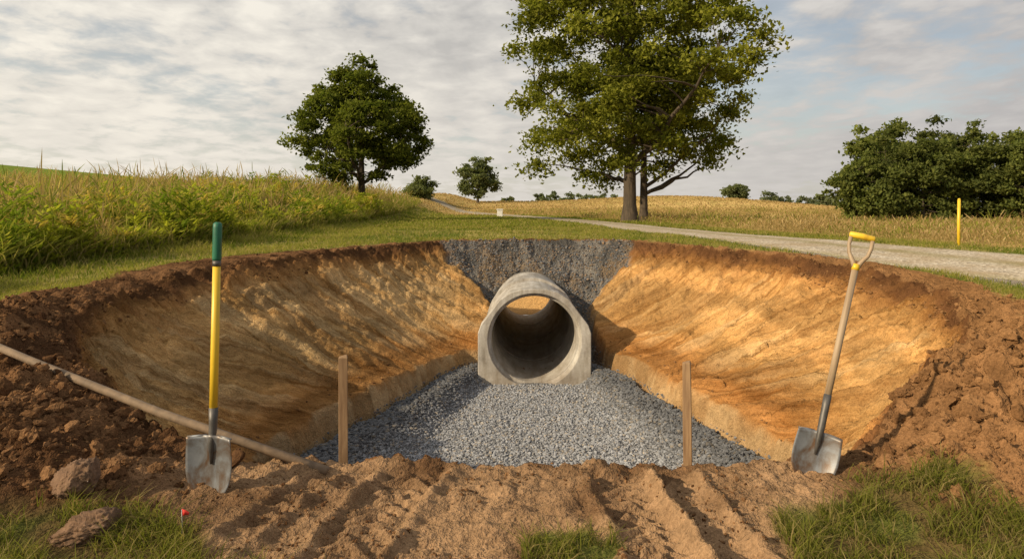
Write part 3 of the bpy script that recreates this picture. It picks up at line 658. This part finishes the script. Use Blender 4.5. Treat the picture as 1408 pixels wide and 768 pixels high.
outl = np.array([(.98, -.88), (.98, .12), (.93, .26), (.60, .70), (.42, .82), (.22, .875), (0, .885), (-.22, .875), (-.42, .82), (-.60, .70), (-.93, .26), (-.98, .12), (-.98, -.88)])
def ray(a):
    dx, dz = math.cos(a), math.sin(a); best = 9
    for i in range(len(outl)):
        p = outl[i]; q = outl[(i + 1) % len(outl)]; ex, ez = q - p; den = dx * ez - dz * ex
        if abs(den) < 1e-9: continue
        t_ = (p[0] * ez - p[1] * ex) / den; u_ = (p[0] * dz - p[1] * dx) / den
        if t_ > 0 and -1e-6 <= u_ <= 1 + 1e-6: best = min(best, t_)
    return best
angs = sorted(set([round(k / 96 * 2 * math.pi, 5) for k in range(96)] + [round(math.atan2(p[1], p[0]) % (2 * math.pi), 5) for p in outl]))
KV = []; na = len(angs)
for (fn, yy) in ((lambda a: Rin - .003, .30), (lambda a: Rin - .003, .13), (lambda a: Rin + .045, .10), (lambda a: Rin + .055, .0), (ray, .0), (ray, .30)):
    for a in angs: r = fn(a); KV.append((r * math.cos(a), yy, r * math.sin(a)))
KF = []
for i in range(6):
    for k in range(na): i2 = (i + 1) % 6; k2 = (k + 1) % na; KF.append((i * na + k, i * na + k2, i2 * na + k2, i2 * na + k))
o = bm_obj("collar", KV, KF, M_conc, pipe, False); bv_ = o.modifiers.new("b", 'BEVEL'); bv_.width = .014; bv_.segments = 3; bv_.limit_method = 'ANGLE'; bv_.angle_limit = math.radians(35)

# ------------------------------------------------------------ shovels
def blade(parent, Lb=.31, Wb=.125):
    nu, nv = 20, 18; V_ = []; F_ = []
    for j in range(nv + 1):
        v = j / nv; z = Lb * (1 - v)
        w = Wb * (.95 + .05 * min(1, v / .3)) if v < .42 else Wb * max(.0, 1 - ((v - .42) / .58) ** 2.3) ** .60
        w = max(w, .006)
        for i in range(nu + 1):
            u = i / nu * 2 - 1
            dish = .034 * (u * u) * (w / Wb) * -1 + .014 * math.exp(-(u / .16) ** 2) * max(0, 1 - v * 1.5) * -1 + .06 * (v - .45) ** 2 * -1
            V_.append((u * w, dish, z + .012 * (1 - abs(u)) * (1 - v)))
    for j in range(nv):
        for i in range(nu): a = j * (nu + 1) + i; F_.append((a, a + 1, a + nu + 2, a + nu + 1))
    o = bm_obj("blade", V_, F_, M_steel, parent, True); s = o.modifiers.new("s", 'SOLIDIFY'); s.thickness = .003; s.offset = 0
    for sgn in (-1, 1):
        v, f = tube([(sgn * .03, -.008, Lb + .006), (sgn * .07, -.018, Lb + .004), (sgn * (Wb * .95), -.033, Lb)], [.006, .006, .005], 8); bm_obj("step", v, f, M_steel, parent)
def cylpart(name, pts, r, mat, parent, n=16):
    v, f = tube(pts, r, n); return bm_obj(name, v, f, mat, parent)
def place(e, base, top):
    b = Vector(base); d_ = Vector(top) - b; q = Vector((0, 0, 1)).rotation_difference(d_.normalized()); e.location = b; e.rotation_mode = 'QUATERNION'; e.rotation_quaternion = q; return d_.length
sh = empty("shovel")
Ls = place(sh, (-1.585, 3.60, -.03), (-1.578, 3.66, 1.44)); sh.rotation_quaternion = sh.rotation_quaternion @ Matrix.Rotation(math.radians(-10), 4, 'Z').to_quaternion()
blade(sh, .34, .133)
cylpart("socket", [(0, -.012, .20), (0, -.012, .30), (0, -.002, .37), (0, .0, .41), (0, 0, .49)], [.006, .017, .021, .022, .024], M_dsteel, sh)
cylpart("handle", [(0, 0, .48), (0, 0, .8), (0, 0, Ls - .20)], [.0215, .0215, .0205], M_yel, sh)
cylpart("grip", [(0, 0, Ls - .205), (0, 0, Ls - .195), (0, 0, Ls - .03), (0, 0, Ls - .008), (0, 0, Ls)], [.0215, .0240, .0240, .0225, .012], M_green, sh)
cylpart("band", [(0, 0, Ls - .235), (0, 0, Ls - .205)], [.0222, .0222], M_dsteel, sh)
sh2 = empty("shovel"); L2_ = place(sh2, (1.665, 3.84, -.045), (2.065, 4.02, 1.36)); sh2.rotation_quaternion = sh2.rotation_quaternion @ Matrix.Rotation(math.radians(-18), 4, 'Z').to_quaternion()
blade(sh2, .30, .122)
cylpart("socket", [(0, -.012, .18), (0, -.016, .27), (0, -.018, .34), (0, -.006, .46), (0, 0, .52)], [.006, .017, .020, .021, .0215], M_dsteel, sh2)
cylpart("handle", [(0, 0, .50), (0, .004, .8), (0, 0, L2_ - .20)], [.0195, .0195, .0185], M_ash, sh2)
cylpart("ferrule", [(0, 0, L2_ - .215), (0, 0, L2_ - .18)], [.0210, .0220], M_yel, sh2)
for s_ in (-1, 1):
    cylpart("fork_arm", [(s_ * .004, 0, L2_ - .205), (s_ * .022, 0, L2_ - .165), (s_ * .050, 0, L2_ - .12), (s_ * .060, 0, L2_ - .07), (s_ * .058, 0, L2_ - .012)], [.016, .013, .0115, .011, .012], M_ash, sh2, 12)
cylpart("grip", [(-.070, 0, L2_ - .012), (-.064, 0, L2_ - .012), (0, 0, L2_ - .010), (.064, 0, L2_ - .012), (.070, 0, L2_ - .012)], [.012, .0175, .0185, .0175, .012], M_yel, sh2, 14)

# ------------------------------------------------------------ stakes, pole, marker, flag, box
def box_stake(name, x_, y_, z0, z1, w, d_, mat, lean=(0, 0), rz=0.):
    V_ = []; zs = [z0, z0 + .3 * (z1 - z0), z0 + .7 * (z1 - z0), z1 - .012, z1]; ws = [1, 1.0, .99, .97, .82]
    for zz_, k in zip(zs, ws):
        t_ = (zz_ - z0) / (z1 - z0)
        for sx, sy in ((-1, -1), (1, -1), (1, 1), (-1, 1)):
            lx, ly = sx * w / 2 * k, sy * d_ / 2 * k
            V_.append((lx * math.cos(rz) - ly * math.sin(rz) + lean[0] * t_ + rng.uniform(-.0015, .0015), lx * math.sin(rz) + ly * math.cos(rz) + lean[1] * t_, zz_ + (rng.uniform(-.008, .008) if zz_ == z1 else 0)))
    F_ = [(0, 1, 2, 3), (16, 17, 18, 19)]
    for i in range(4):
        for k in range(4): F_.append((i * 4 + k, i * 4 + (k + 1) % 4, i * 4 + 4 + (k + 1) % 4, i * 4 + 4 + k))
    o = bm_obj(name, V_, F_, mat, None, False, .003); o.location = (x_, y_, 0); return o
box_stake("wooden_stake", -1.04, 4.22, -.5, .605, .056, .045, M_stake, (-.004, 0), rz=.25)
box_stake("wooden_stake", 1.10, 4.25, -.5, .565, .052, .045, M_stake, (-.014, 0), rz=-.3)
box_stake("wooden_peg", .37, 4.0, -.1, gz(.37, 4.0) + .055, .014, .012, M_ash, (.01, 0))
v, f = tube([(-1.04, 3.86, .03), (-2.2, 4.30, .225), (-3.3, 4.72, .455), (-4.4, 5.14, .70)], [.026, .027, .0265, .026], 14)
bm_obj("wooden_pole", v, f, M_wood)
mk = empty("marker_post", (9.75, 14.9, gz(9.75, 14.9)))
cylpart("post", [(0, 0, -.2), (0, 0, .5), (.01, 0, 1.0)], [.032, .032, .032], M_yel, mk); cylpart("cap", [(.01, 0, 1.0), (.01, 0, 1.03)], [.034, .02], M_yel, mk)
zf = gz(-1.50, 3.10)
fl = empty("marking_flag", (-1.50, 3.10, zf))
cylpart("wire", [(0, 0, -.03), (.003, 0, .06), (0, 0, .135)], [.0018] * 3, M_wire, fl, 6)
FV = [(0, 0, .103), (.014, .006, .108), (.034, -.004, .112), (0, 0, .138), (.016, .004, .131), (.034, .002, .121)]
bm_obj("pennant", FV, [(0, 1, 4, 3), (1, 2, 5, 4)], M_red, fl).modifiers.new("s", 'SOLIDIFY').thickness = .001
bx_ = empty("utility_box", (-1.1, 62, gz(-1.1, 62)))
def boxpart(name, a, b, mat, parent):
    (x0, y0, z0), (x1, y1, z1) = a, b
    V_ = [(x0, y0, z0), (x1, y0, z0), (x1, y1, z0), (x0, y1, z0), (x0, y0, z1), (x1, y0, z1), (x1, y1, z1), (x0, y1, z1)]
    return bm_obj(name, V_, [(0, 1, 2, 3), (4, 5, 6, 7), (0, 1, 5, 4), (1, 2, 6, 5), (2, 3, 7, 6), (3, 0, 4, 7)], mat, parent, False, .02)
boxpart("cabinet", (-.25, -.2, -.2), (.25, .2, .62), M_white, bx_); boxpart("lid", (-.30, -.25, .62), (.30, .25, .72), M_white, bx_)

# ------------------------------------------------------------ sun, sky, camera
sd = Vector((-.77, -.46, .44)).normalized(); el = math.asin(sd.z); azs = math.atan2(sd.x, sd.y)
ld = bpy.data.lights.new("sun", 'SUN'); ld.energy = 5.0; ld.angle = math.radians(.8); ld.color = (1, .81, .55)
lo = bpy.data.objects.new("sun", ld); S.collection.objects.link(lo); lo.rotation_mode = 'QUATERNION'; lo.rotation_quaternion = (-sd).to_track_quat('-Z', 'Y'); lo.location = (-20, -20, 20)
w = bpy.data.worlds.new("World"); S.world = w; w.use_nodes = True; nt = w.node_tree; nt.nodes.clear(); out = nt.nodes.new("ShaderNodeOutputWorld")
sky = nt.nodes.new("ShaderNodeTexSky"); sky.sky_type = 'NISHITA'; sky.sun_disc = False; sky.sun_elevation = el; sky.sun_rotation = azs % (2 * math.pi); sky.air_density = 1.2; sky.dust_density = 1.5
bg1 = N(nt, "ShaderNodeBackground", Strength=.12); L(nt, sky.outputs[0], bg1.inputs[0])
tc = nt.nodes.new("ShaderNodeTexCoord"); sp = nt.nodes.new("ShaderNodeSeparateXYZ"); L(nt, tc.outputs["Generated"], sp.inputs[0])
zc = math_n(nt, 'ADD', math_n(nt, 'MAXIMUM', sp.outputs[2], 0), .16)
cb = nt.nodes.new("ShaderNodeCombineXYZ"); L(nt, math_n(nt, 'DIVIDE', sp.outputs[0], zc), cb.inputs[0]); L(nt, math_n(nt, 'DIVIDE', sp.outputs[1], zc), cb.inputs[1])
mp = nt.nodes.new("ShaderNodeMapping"); mp.inputs["Rotation"].default_value = (0, 0, .35); mp.inputs["Scale"].default_value = (1, .9, 1); mp.inputs["Location"].default_value = (3.1, 1.7, 0); L(nt, cb.outputs[0], mp.inputs[0])
c1 = noise(nt, mp.outputs[0], .8, 4, .55, .2); c2 = noise(nt, mp.outputs[0], 6.0, 5, .58, .2); c3 = noise(nt, mp.outputs[0], 1.5, 5, .6, .15)
dn = math_n(nt, 'ADD', math_n(nt, 'MULTIPLY', c1.outputs["Fac"], .55), math_n(nt, 'MULTIPLY', c2.outputs["Fac"], .45))
cov = ramp(nt, dn, [(.40, (.58, .58, .58)), (.50, (1, 1, 1))]).outputs[0]
shd = math_n(nt, 'ADD', math_n(nt, 'MULTIPLY', c3.outputs["Fac"], .5), math_n(nt, 'MULTIPLY', c2.outputs["Fac"], .5))
cc_ = ramp(nt, shd, [(.38, (.44, .435, .43)), (.50, (.62, .60, .57)), (.62, (.84, .80, .73))]).outputs[0]
lf = math_n(nt, 'MULTIPLY_ADD', sp.outputs[0], -.40, .98); lg = nt.nodes.new("ShaderNodeCombineColor")
L(nt, lf, lg.inputs[0]); L(nt, math_n(nt, 'MULTIPLY_ADD', sp.outputs[0], -.38, .98), lg.inputs[1]); L(nt, math_n(nt, 'MULTIPLY_ADD', sp.outputs[0], -.30, .98), lg.inputs[2])
hz = ramp(nt, sp.outputs[2], [(0, (.9, .9, .9)), (.12, (.6, .6, .6)), (.34, (.0, .0, .0))]).outputs[0]
cc_ = mixc(nt, hz, cc_, (.74, .69, .62)); cc_ = mixc(nt, 1.0, cc_, lg.outputs[0], 'MULTIPLY')
bg2 = N(nt, "ShaderNodeBackground", Strength=1.0); L(nt, cc_, bg2.inputs[0])
mx = nt.nodes.new("ShaderNodeMixShader"); cvh = math_n(nt, 'MAXIMUM', cov, hz); L(nt, cvh, mx.inputs[0]); L(nt, bg1.outputs[0], mx.inputs[1]); L(nt, bg2.outputs[0], mx.inputs[2]); L(nt, mx.outputs[0], out.inputs[0])

cam = bpy.data.cameras.new("camera"); co_ = bpy.data.objects.new("camera", cam); S.collection.objects.link(co_)
co_.location = (0, 0, 1.5); co_.rotation_euler = (math.radians(90), 0, 0); cam.lens = 24; cam.sensor_width = 36; cam.shift_y = -94 / 1408; cam.clip_end = 4000; cam.clip_start = .05
S.camera = co_
